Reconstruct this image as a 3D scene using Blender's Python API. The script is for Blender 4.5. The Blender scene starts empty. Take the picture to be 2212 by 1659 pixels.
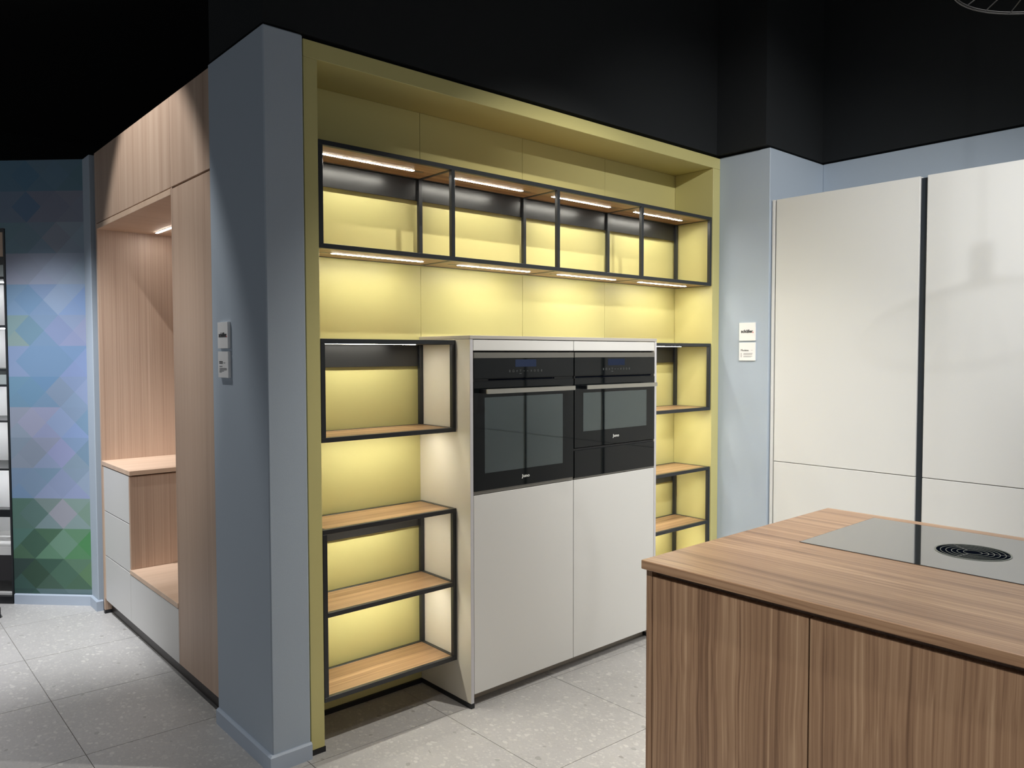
import bpy, bmesh, math, random
from mathutils import Vector, Matrix

random.seed(7)
C = bpy.context.scene.collection
scene = bpy.context.scene

# ------------------------------------------------------------------ camera
CX, CY, H = -1.317, -2.62, 1.5
yaw, pitch, roll = 0.72474082, 0.03888161, -0.00192317
fw = Vector((math.sin(yaw)*math.cos(pitch), math.cos(yaw)*math.cos(pitch), -math.sin(pitch)))
rt = Vector((math.cos(yaw), -math.sin(yaw), 0.0))
up = rt.cross(fw)
rt2 = rt*math.cos(roll) + up*math.sin(roll)
up2 = -rt*math.sin(roll) + up*math.cos(roll)
cam_d = bpy.data.cameras.new('camera')
cam = bpy.data.objects.new('camera', cam_d)
C.objects.link(cam)
cam.matrix_world = Matrix((
    (rt2.x, up2.x, -fw.x, CX),
    (rt2.y, up2.y, -fw.y, CY),
    (rt2.z, up2.z, -fw.z, H),
    (0, 0, 0, 1)))
cam_d.sensor_width = 36.0
cam_d.sensor_fit = 'HORIZONTAL'
cam_d.lens = 36.0*1672.57/2212.0
cam_d.clip_start = 0.05
scene.camera = cam

# ------------------------------------------------------------------ world, lights, exposure
w = bpy.data.worlds.new('world'); scene.world = w
w.use_nodes = True
w.node_tree.nodes['Background'].inputs[0].default_value = (0.92, 0.96, 1.0, 1)
w.node_tree.nodes['Background'].inputs[1].default_value = 0.31
scene.view_settings.view_transform = 'Standard'
scene.view_settings.look = 'None'
scene.view_settings.gamma = 1.0
scene.view_settings.use_curve_mapping = False
scene.view_settings.exposure = 0.0
scene.cycles.use_denoising = True
scene.cycles.max_bounces = 8
scene.cycles.diffuse_bounces = 5

CEIL = 3.70
def spot(loc, aim, power, half, blend=0.35, col=(1, 0.96, 0.9), rad=0.03):
    d = bpy.data.lights.new('ceiling_or_fill_spot', 'SPOT')
    d.energy = power; d.color = col; d.spot_size = 2*math.radians(half); d.spot_blend = blend
    d.shadow_soft_size = rad
    o = bpy.data.objects.new('ceiling_or_fill_spot', d); C.objects.link(o)
    o.location = loc
    o.rotation_euler = (Vector(aim)-Vector(loc)).to_track_quat('-Z', 'Y').to_euler()
    return o
COOL = (0.95, 0.97, 1.0); NEUT = (1.0, 0.985, 0.95)
spot((1.2, -1.40, 3.47), (1.35, -0.25, 0.9), 205, 40, 0.7, (1.0, 0.955, 0.87), 0.02)
spot((1.0, -3.30, 3.47), (2.55, -0.2, 1.5), 265, 28, 0.8, NEUT, 0.025)
spot((-1.02, 1.30, 3.47), (-0.52, 1.30, 2.47), 98, 31, 0.35, NEUT, 0.02)
spot((-1.25, 1.75, 3.47), (-0.50, 2.48, 0.45), 420, 25, 0.8, COOL, 0.03)
spot((0.6, -2.30, 3.47), (2.65, -1.6, 1.1), 70, 33, 0.9, COOL, 0.012)
spot((0.9, -3.4, 3.47), (2.65, -2.6, 1.2), 70, 36, 0.9, COOL, 0.03)
spot((0.0, -1.9, 3.47), (0.75, -1.75, 0.9), 100, 34, 0.9, NEUT, 0.03)
spot((-1.65, -3.24, 3.47), (2.65, -1.15, 1.5), 175, 24, 0.9, COOL, 0.035)
spot((-1.9, -0.6, 3.47), (0.10, 1.75, 0.55), 170, 15, 0.8, NEUT, 0.03)  # added fill lamp, brightens the chest side panel, drawers and bench
spot((-1.9, -1.9, 3.47), (0.38, -1.9, 0.5), 265, 24, 0.9, NEUT, 0.03)

# ------------------------------------------------------------------ materials
def srgb(r, g, b):
    f = lambda c: ((c/255)/12.92 if c/255 <= 0.04045 else ((c/255+0.055)/1.055)**2.4)
    return (f(r), f(g), f(b), 1)
def mat(name, col, rough=0.5, metal=0.0, spec=0.5, ior=1.5, coat=0.0, bump=0.0, bscale=200.0, var=0.0):
    m = bpy.data.materials.new(name); m.use_nodes = True
    nt = m.node_tree; b = nt.nodes['Principled BSDF']
    b.inputs['Base Color'].default_value = col
    b.inputs['Roughness'].default_value = rough
    b.inputs['Metallic'].default_value = metal
    b.inputs['IOR'].default_value = ior
    b.inputs['Specular IOR Level'].default_value = spec
    b.inputs['Coat Weight'].default_value = coat
    if bump or var:
        tc = nt.nodes.new('ShaderNodeTexCoord')
        n = nt.nodes.new('ShaderNodeTexNoise'); n.inputs['Scale'].default_value = bscale
        n.inputs['Detail'].default_value = 3
        nt.links.new(tc.outputs['Object'], n.inputs['Vector'])
        if bump:
            bp = nt.nodes.new('ShaderNodeBump'); bp.inputs['Strength'].default_value = bump
            bp.inputs['Distance'].default_value = 0.001
            nt.links.new(n.outputs['Fac'], bp.inputs['Height'])
            nt.links.new(bp.outputs['Normal'], b.inputs['Normal'])
        if var:
            mx = nt.nodes.new('ShaderNodeMix'); mx.data_type = 'RGBA'
            mx.inputs['A'].default_value = col
            mx.inputs['B'].default_value = tuple(c*(1-var) for c in col[:3])+(1,)
            nt.links.new(n.outputs['Fac'], mx.inputs['Factor'])
            nt.links.new(mx.outputs['Result'], b.inputs['Base Color'])
    return m

def wood(name, cols, axis, scale=1.0, rough=0.45, fine=0.35, streak=9.0, bump=0.1, wav=0.6, finef=150, along=2.2, lo=0.34, hi=0.66):
    """streaky veneer: grain runs along `axis` (0,1,2)"""
    m = bpy.data.materials.new(name); m.use_nodes = True
    nt = m.node_tree; b = nt.nodes['Principled BSDF']
    b.inputs['Roughness'].default_value = rough
    L = nt.links.new
    tc = nt.nodes.new('ShaderNodeTexCoord')
    oi = nt.nodes.new('ShaderNodeObjectInfo')
    mul = nt.nodes.new('ShaderNodeMath'); mul.operation = 'MULTIPLY'; mul.inputs[1].default_value = 37.0
    L(oi.outputs['Random'], mul.inputs[0])
    add = nt.nodes.new('ShaderNodeVectorMath'); add.operation = 'ADD'
    L(tc.outputs['Object'], add.inputs[0]); L(mul.outputs[0], add.inputs[1])
    # slow meander so that the streaks are not ruler-straight
    mp0 = nt.nodes.new('ShaderNodeMapping')
    s0 = [1.6, 1.6, 1.6]; s0[axis] = 1.1; mp0.inputs['Scale'].default_value = s0
    L(add.outputs[0], mp0.inputs['Vector'])
    n0 = nt.nodes.new('ShaderNodeTexNoise'); n0.inputs['Scale'].default_value = 2.2; n0.inputs['Detail'].default_value = 2
    L(mp0.outputs[0], n0.inputs['Vector'])
    sc = nt.nodes.new('ShaderNodeVectorMath'); sc.operation = 'SCALE'; sc.inputs['Scale'].default_value = 0.05*wav
    L(n0.outputs['Color'], sc.inputs[0])
    ad2 = nt.nodes.new('ShaderNodeVectorMath'); ad2.operation = 'ADD'
    L(add.outputs[0], ad2.inputs[0]); L(sc.outputs[0], ad2.inputs[1])
    def layer(s_across, s_along, detail, rough_):
        mp = nt.nodes.new('ShaderNodeMapping')
        s = [s_across]*3; s[axis] = s_along
        mp.inputs['Scale'].default_value = s
        L(ad2.outputs[0], mp.inputs['Vector'])
        n = nt.nodes.new('ShaderNodeTexNoise'); n.inputs['Scale'].default_value = 1.0
        n.inputs['Detail'].default_value = detail; n.inputs['Roughness'].default_value = rough_
        L(mp.outputs[0], n.inputs['Vector'])
        return n
    a = layer(streak*scale, 0.25*scale, 3, 0.55)
    f = layer(finef*scale, along*scale, 2, 0.6)
    mx = nt.nodes.new('ShaderNodeMix'); mx.data_type = 'FLOAT'; mx.inputs['Factor'].default_value = fine
    L(a.outputs['Fac'], mx.inputs['A']); L(f.outputs['Fac'], mx.inputs['B'])
    cr = nt.nodes.new('ShaderNodeValToRGB')
    el = cr.color_ramp.elements
    pos = [lo+(hi-lo)*i/(len(cols)-1) for i in range(len(cols))]
    el[0].position = pos[0]; el[0].color = cols[0]
    el[1].position = pos[-1]; el[1].color = cols[-1]
    for p, c in list(zip(pos, cols))[1:-1]:
        e = el.new(p); e.color = c
    L(mx.outputs['Result'], cr.inputs['Fac'])
    L(cr.outputs['Color'], b.inputs['Base Color'])
    bp = nt.nodes.new('ShaderNodeBump'); bp.inputs['Strength'].default_value = bump; bp.inputs['Distance'].default_value = 0.0006
    L(f.outputs['Fac'], bp.inputs['Height']); L(bp.outputs['Normal'], b.inputs['Normal'])
    return m

WAL = [srgb(122, 92, 69), srgb(146, 113, 87), srgb(160, 126, 97), srgb(172, 138, 108), srgb(190, 157, 125)]
M = {}
M['yellow'] = mat('yellow_lacquer', srgb(202, 194, 131), 0.42, bump=0.05, bscale=400)
M['blue'] = mat('blue_grey_paint', srgb(172, 184, 197), 0.75, bump=0.25, bscale=260)
M['bluetrim'] = mat('blue_grey_trim_paint', srgb(176, 188, 204), 0.5)
M['black'] = mat('black_satin_metal', srgb(38, 41, 44), 0.36, 0.0, bump=0.03, bscale=600)
M['apron'] = mat('dark_bronze_metal', srgb(62, 62, 62), 0.30, 0.6)
M['plinth'] = mat('black_plinth', srgb(24, 26, 30), 0.4)
M['brownplinth'] = mat('dark_brown_plinth', srgb(52, 46, 44), 0.4)
M['taupe'] = mat('taupe_plinth', srgb(178, 172, 160), 0.5)
M['cream'] = mat('cream_matt_laminate', srgb(216, 209, 194), 0.42, bump=0.04, bscale=500)
M['offwhite'] = mat('off_white_lacquer', srgb(221, 221, 218), 0.40, bump=0.03, bscale=500)
M['dimtop'] = mat('dimmed_cream_laminate', srgb(186, 182, 175), 0.45)  # cream turned greyer, the top's weaker light put into its colour
M['edge'] = mat('pale_edge_band', srgb(205, 204, 208), 0.4)
M['greyfront'] = mat('pale_grey_lacquer', srgb(205, 204, 202), 0.45)
M['groove'] = mat('anthracite_grip_profile', srgb(40, 46, 52), 0.35)
M['ceil'] = mat('black_ceiling_paint', srgb(11, 13, 15), 0.9)
M['upper'] = mat('black_upper_wall_paint', srgb(18, 22, 25), 0.9)
M['steel'] = mat('brushed_steel', srgb(190, 188, 180), 0.32, 1.0, bump=0.05, bscale=900)
M['steelstrip'] = mat('steel_trim', srgb(138, 136, 130), 0.4, 0.7)
M['glassblack'] = mat('black_oven_glass', srgb(12, 16, 18), 0.04, ior=1.41)
M['hobglass'] = mat('black_hob_glass', srgb(34, 36, 36), 0.05, ior=3.2, coat=0.7)
M['hobglass'].node_tree.nodes['Principled BSDF'].inputs['Coat IOR'].default_value = 2.4
M['hobglass'].node_tree.nodes['Principled BSDF'].inputs['Coat Roughness'].default_value = 0.04
M['enamel'] = mat('grey_enamel', srgb(168, 176, 176), 0.5)
M['hobdark'] = mat('dark_grille', srgb(22, 27, 36), 0.3)
M['hobring'] = mat('grille_rim', srgb(120, 125, 118), 0.35, 0.5)
M['slot'] = mat('black_void', srgb(10, 14, 22), 0.8, spec=0.0)
M['dark'] = mat('dark_carcass', srgb(40, 38, 40), 0.7)
M['sign'] = mat('white_sign_board', srgb(240, 240, 240), 0.35)
M['ink'] = mat('dark_ink', srgb(60, 60, 62), 0.6)
M['inkgrey'] = mat('grey_ink', srgb(150, 150, 152), 0.6)
M['inkred'] = mat('red_ink', srgb(205, 40, 60), 0.6)
M['print'] = mat('light_print', srgb(215, 216, 212), 0.5)
M['printdim'] = mat('faint_print', srgb(84, 88, 88), 0.5)
M['wire'] = mat('grey_wire', srgb(88, 87, 86), 0.5, 0.3)
M['grout'] = mat('dark_grout', srgb(140, 136, 132), 0.9)
M['walnutH'] = wood('walnut_grain_lengthwise', WAL, 1, 1.0, 0.34, 0.55, 24.0, finef=120, along=0.4, wav=0.5, lo=0.36, hi=0.64)
M['walnutV'] = wood('walnut_grain_upright', WAL, 2, 1.0, 0.42, 0.60, 16.0, finef=125, along=0.40, wav=0.5, lo=0.36, hi=0.64)
M['walnutdark'] = wood('dark_walnut_channel', [srgb(92, 72, 58), srgb(112, 88, 72), srgb(130, 104, 86)], 2, 1.0, 0.5, 0.4, 17.0)
M['oakshelf'] = wood('oak_shelf_veneer', [srgb(112, 84, 58), srgb(146, 114, 82), srgb(162, 129, 94), srgb(182, 150, 114)], 0, 1.2, 0.4, 0.45, 26.0, finef=160, along=0.6, wav=0.3)
M['oak'] = wood('pale_oak_veneer', [srgb(178, 151, 132), srgb(188, 161, 141), srgb(194, 168, 148), srgb(202, 177, 157)], 2, 1.0, 0.5, 0.30, 18.0, wav=0.15)
M['oakflat'] = wood('pale_oak_board', [srgb(196, 169, 146), srgb(205, 178, 155), srgb(212, 186, 164)], 0, 1.0, 0.5, 0.35, 10.0, wav=0.3)
M['oakrib'] = wood('ribbed_oak_veneer', [srgb(168, 142, 124), srgb(184, 158, 139), srgb(192, 167, 148), srgb(206, 182, 163)], 2, 1.0, 0.5, 0.66, 20.0, wav=0.05, finef=230, along=0.6)

def emis(name, col, s):
    m = bpy.data.materials.new(name); m.use_nodes = True
    nt = m.node_tree; nt.nodes.clear()
    e = nt.nodes.new('ShaderNodeEmission'); o = nt.nodes.new('ShaderNodeOutputMaterial')
    e.inputs[0].default_value = col; e.inputs[1].default_value = s
    nt.links.new(e.outputs[0], o.inputs[0]); return m
M['led'] = emis('shelf_light_diffuser', (1.0, 0.965, 0.85, 1), 80)
M['led_niche'] = emis('niche_light_diffuser', (1.0, 0.97, 0.93, 1), 52)
M['led_mirror'] = emis('mirror_shelf_glow', (0.97, 0.98, 1.0, 1), 40)  # glow added for the lit shelves reflected in the mirror
M['display'] = emis('oven_display', srgb(50, 58, 78), 0.8)

def pane_mat(name, tint, refl_ior, transp):
    m = bpy.data.materials.new(name); m.use_nodes = True
    nt = m.node_tree; nt.nodes.clear(); L = nt.links.new
    o = nt.nodes.new('ShaderNodeOutputMaterial')
    t = nt.nodes.new('ShaderNodeBsdfTransparent'); t.inputs[0].default_value = tint
    g = nt.nodes.new('ShaderNodeBsdfGlossy'); g.inputs['Roughness'].default_value = 0.03; g.inputs['Color'].default_value = (0.80, 0.93, 0.95, 1)
    fr = nt.nodes.new('ShaderNodeFresnel'); fr.inputs['IOR'].default_value = refl_ior
    mx = nt.nodes.new('ShaderNodeMixShader')
    L(fr.outputs[0], mx.inputs[0]); L(t.outputs[0], mx.inputs[1]); L(g.outputs[0], mx.inputs[2]); L(mx.outputs[0], o.inputs[0])
    return m
M['pane'] = pane_mat('tinted_oven_window', (0.84, 0.90, 0.90, 1), 2.45, 0.5)

def terrazzo():
    m = bpy.data.materials.new('terrazzo_tile'); m.use_nodes = True
    nt = m.node_tree; b = nt.nodes['Principled BSDF']; L = nt.links.new
    b.inputs['Roughness'].default_value = 0.42
    tc = nt.nodes.new('ShaderNodeTexCoord'); oi = nt.nodes.new('ShaderNodeObjectInfo')
    mul = nt.nodes.new('ShaderNodeMath'); mul.operation = 'MULTIPLY'; mul.inputs[1].default_value = 53.0
    L(oi.outputs['Random'], mul.inputs[0])
    add = nt.nodes.new('ShaderNodeVectorMath'); add.operation = 'ADD'
    L(tc.outputs['Object'], add.inputs[0]); L(mul.outputs[0], add.inputs[1])
    wn = nt.nodes.new('ShaderNodeTexNoise'); wn.inputs['Scale'].default_value = 38; wn.inputs['Detail'].default_value = 2
    L(add.outputs[0], wn.inputs['Vector'])
    sc = nt.nodes.new('ShaderNodeVectorMath'); sc.operation = 'SCALE'; sc.inputs['Scale'].default_value = 0.022
    L(wn.outputs['Color'], sc.inputs[0])
    ad2 = nt.nodes.new('ShaderNodeVectorMath'); ad2.operation = 'ADD'
    L(add.outputs[0], ad2.inputs[0]); L(sc.outputs[0], ad2.inputs[1])
    cur = None
    base = nt.nodes.new('ShaderNodeTexNoise'); base.inputs['Scale'].default_value = 6; base.inputs['Detail'].default_value = 5
    L(add.outputs[0], base.inputs['Vector'])
    r = nt.nodes.new('ShaderNodeValToRGB')
    r.color_ramp.elements[0].position = 0.3; r.color_ramp.elements[0].color = srgb(179, 177, 176)
    r.color_ramp.elements[1].position = 0.7; r.color_ramp.elements[1].color = srgb(188, 186, 185)
    L(base.outputs['Fac'], r.inputs['Fac']); cur = r.outputs['Color']
    def chips(scale, frac, size, col1, col2, seed):
        nonlocal cur
        mp = nt.nodes.new('ShaderNodeMapping'); mp.inputs['Location'].default_value = (seed, seed*1.7, 0)
        mp.inputs['Rotation'].default_value = (0, 0, seed)
        mp.inputs['Scale'].default_value = (scale, scale*0.72, 0.0)
        L(ad2.outputs[0], mp.inputs['Vector'])
        v = nt.nodes.new('ShaderNodeTexVoronoi'); v.inputs['Scale'].default_value = 1.0; v.voronoi_dimensions = '2D'
        L(mp.outputs[0], v.inputs['Vector'])
        v2 = nt.nodes.new('ShaderNodeTexVoronoi'); v2.inputs['Scale'].default_value = 1.0; v2.voronoi_dimensions = '2D'; v2.feature = 'DISTANCE_TO_EDGE'
        L(mp.outputs[0], v2.inputs['Vector'])
        sep = nt.nodes.new('ShaderNodeSeparateColor'); L(v.outputs['Color'], sep.inputs[0])
        pick = nt.nodes.new('ShaderNodeMath'); pick.operation = 'LESS_THAN'; pick.inputs[1].default_value = frac
        L(sep.outputs[0], pick.inputs[0])
        dd = nt.nodes.new('ShaderNodeMath'); dd.operation = 'LESS_THAN'
        sz = nt.nodes.new('ShaderNodeMath'); sz.operation = 'MULTIPLY_ADD'; sz.inputs[1].default_value = size; sz.inputs[2].default_value = 0.16
        L(sep.outputs[1], sz.inputs[0]); L(v.outputs['Distance'], dd.inputs[0]); L(sz.outputs[0], dd.inputs[1])
        ed = nt.nodes.new('ShaderNodeMath'); ed.operation = 'GREATER_THAN'; ed.inputs[1].default_value = 0.045
        L(v2.outputs['Distance'], ed.inputs[0])
        p1 = nt.nodes.new('ShaderNodeMath'); p1.operation = 'MULTIPLY'; L(pick.outputs[0], p1.inputs[0]); L(dd.outputs[0], p1.inputs[1])
        p2 = nt.nodes.new('ShaderNodeMath'); p2.operation = 'MULTIPLY'; L(p1.outputs[0], p2.inputs[0]); L(ed.outputs[0], p2.inputs[1])
        cm = nt.nodes.new('ShaderNodeMix'); cm.data_type = 'RGBA'; cm.inputs['A'].default_value = col1; cm.inputs['B'].default_value = col2
        L(sep.outputs[2], cm.inputs['Factor'])
        mx = nt.nodes.new('ShaderNodeMix'); mx.data_type = 'RGBA'
        L(p2.outputs[0], mx.inputs['Factor']); L(cur, mx.inputs['A']); L(cm.outputs['Result'], mx.inputs['B'])
        cur = mx.outputs['Result']
    chips(150, 0.5, 0.34, srgb(176, 174, 172), srgb(194, 192, 189), 0.7)
    chips(84, 0.55, 0.36, srgb(178, 176, 174), srgb(200, 198, 194), 1.9)
    chips(52, 0.24, 0.36, srgb(184, 182, 179), srgb(208, 206, 202), 3.1)
    chips(34, 0.020, 0.20, srgb(156, 152, 148), srgb(168, 167, 165), 4.3)
    L(cur, b.inputs['Base Color'])
    return m
M['tile'] = terrazzo()

# ------------------------------------------------------------------ builders
def addbox(bm, x0, x1, y0, y1, z0, z1, bev=0.0):
    x0, x1 = sorted((x0, x1)); y0, y1 = sorted((y0, y1)); z0, z1 = sorted((z0, z1))
    vs = [bm.verts.new(p) for p in ((x0,y0,z0),(x1,y0,z0),(x1,y1,z0),(x0,y1,z0),(x0,y0,z1),(x1,y0,z1),(x1,y1,z1),(x0,y1,z1))]
    fs = [bm.faces.new([vs[i] for i in f]) for f in ((0,3,2,1),(4,5,6,7),(0,1,5,4),(1,2,6,5),(2,3,7,6),(3,0,4,7))]
    if bev:
        es = list({e for f in fs for e in f.edges})
        bmesh.ops.bevel(bm, geom=es, offset=bev, segments=1, affect='EDGES', clamp_overlap=True)
def addtube(bm, pts, r, n=8, closed=False):
    rings = []
    k = len(pts)
    for i, p in enumerate(pts):
        p = Vector(p)
        a = Vector(pts[(i-1) % k]) if (closed or i > 0) else p
        b = Vector(pts[(i+1) % k]) if (closed or i < k-1) else p
        d = (b-a).normalized()
        s = d.cross(Vector((0, 0, 1)))
        if s.length < 1e-4: s = Vector((1, 0, 0))
        s.normalize(); t = s.cross(d)
        rings.append([bm.verts.new(p + (s*math.cos(2*math.pi*j/n) + t*math.sin(2*math.pi*j/n))*r) for j in range(n)])
    m = k if closed else k-1
    for i in range(m):
        A, B = rings[i], rings[(i+1) % k]
        for j in range(n):
            bm.faces.new((A[j], A[(j+1) % n], B[(j+1) % n], B[j]))
    if not closed:
        bm.faces.new(rings[0][::-1]); bm.faces.new(rings[-1])
def adddisc(bm, c, r0, r1, z0, z1, n=48):
    """annular or solid ring between radii r0<r1, z0<z1"""
    cx, cy = c
    def ring(r, z): return [bm.verts.new((cx+r*math.cos(2*math.pi*i/n), cy+r*math.sin(2*math.pi*i/n), z)) for i in range(n)]
    ot, ob = ring(r1, z1), ring(r1, z0)
    for i in range(n):
        j = (i+1) % n
        bm.faces.new((ob[i], ob[j], ot[j], ot[i]))
    if r0 <= 0:
        bm.faces.new(ot); bm.faces.new(ob[::-1])
    else:
        it, ib = ring(r0, z1), ring(r0, z0)
        for i in range(n):
            j = (i+1) % n
            bm.faces.new((it[i], it[j], ib[j], ib[i]))
            bm.faces.new((ot[i], ot[j], it[j], it[i]))
            bm.faces.new((ob[j], ob[i], ib[i], ib[j]))
def obj(name, bm, m, parent=None, off=None):
    me = bpy.data.meshes.new(name)
    if off is None and parent is not None:
        p = parent; off = Vector((0, 0, 0))
        while p is not None: off = off + p.location; p = p.parent
    if off is not None:
        for v in bm.verts: v.co -= Vector(off)
    bmesh.ops.recalc_face_normals(bm, faces=bm.faces[:])
    bm.to_mesh(me); bm.free()
    me.materials.append(M[m] if isinstance(m, str) else m)
    o = bpy.data.objects.new(name, me); C.objects.link(o)
    if parent is not None: o.parent = parent
    elif off is not None: o.location = off
    return o
def box(name, m, parent, x0, x1, y0, y1, z0, z1, bev=0.0012):
    bm = bmesh.new(); addbox(bm, x0, x1, y0, y1, z0, z1, bev)
    return obj(name, bm, m, parent)
def boxes(name, m, parent, lst, bev=0.0012):
    bm = bmesh.new()
    for b in lst: addbox(bm, *b, bev)
    return obj(name, bm, m, parent)
def thing(name, label, cat, loc, group=None):
    o = bpy.data.objects.new(name, None); C.objects.link(o); o.location = loc
    o.empty_display_size = 0.1
    o['label'] = label; o['category'] = cat
    if group: o['group'] = group
    return o
def struct(name, m, lst, bev=0.0):
    bm = bmesh.new()
    for b in lst: addbox(bm, *b, bev)
    o = obj(name, bm, m); o['kind'] = 'structure'; return o
def text(name, body, m, parent, org, xdir, size, bold=0.0, sx=1.0, thick=0.0006, align='LEFT'):
    """flat lettering: org = baseline start, xdir = reading direction (horizontal); built as a mesh"""
    cu = bpy.data.curves.new(name, 'FONT'); cu.body = body; cu.size = size; cu.offset = bold
    cu.extrude = thick/2; cu.align_x = align; cu.resolution_u = 3
    t = bpy.data.objects.new(name, cu); C.objects.link(t)
    bpy.context.view_layer.update()
    dg = bpy.context.evaluated_depsgraph_get()
    me = bpy.data.meshes.new_from_object(t.evaluated_get(dg))
    bpy.data.objects.remove(t); bpy.data.curves.remove(cu)
    X = Vector(xdir).normalized(); Z = Vector((0, 0, 1)); N = X.cross(Z)
    p = parent; off = Vector((0, 0, 0))
    while p is not None: off = off + p.location; p = p.parent
    for v in me.vertices:
        v.co = Vector(org) + X*(v.co.x*sx) + Z*v.co.y + N*v.co.z - off
    me.materials.clear(); me.materials.append(M[m])
    o = bpy.data.objects.new(name, me); C.objects.link(o); o.parent = parent
    return o

# ------------------------------------------------------------------ room shell
floor = struct('floor', 'grout', [(-6.0, 6.0, -6.0, 6.6, -0.06, -0.0035)])
def jy(x, k): return 0.549 - 0.04*x + 0.6*k
NT = 0
for i in range(-4, 5):
    for k in range(-4, 10):
        x0 = -0.027 + 0.6*i; x1 = x0 + 0.6
        if x0 > 2.2 or x1 < -2.7: continue
        if k > 6 and x0 > -0.2: continue
        if k > 1 and x0 >= 0.5: continue
        g = 0.0014
        a, b_ = x0+g, x1-g
        top = random.uniform(-0.0002, 0.0)
        bm = bmesh.new()
        lo = [bm.verts.new((x, y, -0.0034)) for x, y in ((a, jy(a, k)+g), (b_, jy(b_, k)+g), (b_, jy(b_, k+1)-g), (a, jy(a, k+1)-g))]
        hi = [bm.verts.new((v.co.x, v.co.y, top)) for v in lo]
        bm.faces.new(hi); bm.faces.new(lo[::-1])
        for q in range(4): bm.faces.new((lo[q], lo[(q+1) % 4], hi[(q+1) % 4], hi[q]))
        cx_, cy_ = (a+b_)/2, jy((a+b_)/2, k)+0.3
        t = obj('tile', bm, 'tile', None, (cx_, cy_, 0)); t.parent = floor; NT += 1
ceiling = struct('ceiling', 'ceil', [(-6.0, 6.0, -6.0, 6.6, CEIL, CEIL+0.05)])
struct('wall_far', 'ceil', [(-6.0, 6.0, 6.5, 6.6, 0.0, CEIL), (5.9, 6.0, -6.0, 6.5, 0.0, CEIL)])
struct('wall_upper', 'upper', [(-0.150, 2.60, 0.0, 0.50, 2.655, CEIL), (2.60, 3.30, -0.315, 0.50, 2.655, CEIL), (3.245, 3.40, -6.0, -0.315, 2.655, CEIL)])
# end of the partition, left of the yellow niche
struct('wall_left', 'blue', [(-0.155, -0.006, -0.008, 0.505, 0.0, 2.646)], 0.004)
def skirting(name, pts, h=0.062, th=0.013):
    """painted skirting board along a polyline; room side is to the left of travel"""
    bm = bmesh.new()
    n = len(pts); P = [Vector((p[0], p[1])) for p in pts]; out = []
    for i in range(n):
        if i == 0: d = (P[1]-P[0]).normalized(); nn = Vector((-d.y, d.x)); out.append(P[0]+nn*th)
        elif i == n-1: d = (P[-1]-P[-2]).normalized(); nn = Vector((-d.y, d.x)); out.append(P[-1]+nn*th)
        else:
            d1 = (P[i]-P[i-1]).normalized(); d2 = (P[i+1]-P[i]).normalized()
            n1 = Vector((-d1.y, d1.x)); n2 = Vector((-d2.y, d2.x)); b = (n1+n2).normalized()
            out.append(P[i] + b*(th/max(0.3, b.dot(n1))))
    inn = [P[i] + (out[i]-P[i])*0.45 for i in range(n)]
    prof = []
    for i in range(n):
        prof.append([bm.verts.new((*P[i], 0)), bm.verts.new((*out[i], 0)), bm.verts.new((*out[i], h-0.006)), bm.verts.new((*inn[i], h)), bm.verts.new((*P[i], h))])
    for i in range(n-1):
        for j in range(5):
            bm.faces.new((prof[i][j], prof[i][(j+1) % 5], prof[i+1][(j+1) % 5], prof[i+1][j]))
    bm.faces.new(prof[0]); bm.faces.new(prof[-1][::-1])
    o = obj(name, bm, 'bluetrim'); o['kind'] = 'structure'; return o
skirting('baseboard_left', [(-0.006, -0.008), (-0.155, -0.008), (-0.155, 0.507)][::-1][::-1] if False else [(-0.155, 0.497), (-0.155, -0.008), (-0.006, -0.008)][::-1])
# blue walls on the right
struct('wall_right', 'blue', [(2.636, 3.300, -0.322, 0.60, 0.0, 2.642), (3.241, 3.38, -6.0, -0.322, 0.0, 2.642)], 0.003)
skirting('baseboard_right', [(2.636, -0.322), (2.636, -0.001)])
# narrow pillar and angled mural wall behind the wardrobe
struct('wall_back', 'blue', [(-0.160, 0.60, 2.346, 2.50, 0.0, 2.647)], 0.003)
A = Vector((-0.155, 2.487)); D = Vector((-0.70711, 0.70711)); Nn = Vector((-0.70711, -0.70711))
def mp(u, v, z): q = A + D*u + Nn*v; return (q.x, q.y, z)
def prism(bm, u0, u1, v0, v1, z0, z1):
    vs = [bm.verts.new(mp(u, v, z)) for z in (z0, z1) for u, v in ((u0, v0), (u1, v0), (u1, v1), (u0, v1))]
    for f in ((0, 3, 2, 1), (4, 5, 6, 7), (0, 1, 5, 4), (1, 2, 6, 5), (2, 3, 7, 6), (3, 0, 4, 7)):
        bm.faces.new([vs[i] for i in f])
bm = bmesh.new()
prism(bm, -0.02, 0.490, -0.16, 0.0, 0.0, 2.647); prism(bm, 0.490, 1.50, -0.16, 0.0, 2.250, 2.647); prism(bm, 1.42, 1.50, -0.16, 0.0, 0.0, 2.250)
wm = obj('wall_mural', bm, 'blue'); wm['kind'] = 'structure'
skirting('baseboard_back', [(-0.14, 2.346), (-0.160, 2.346), (-0.160, 2.487), tuple(A + D*0.484)][::-1][::-1] if False else [tuple(A + D*0.484), (-0.160, 2.482), (-0.160, 2.346), (-0.137, 2.346)][::-1])

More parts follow.
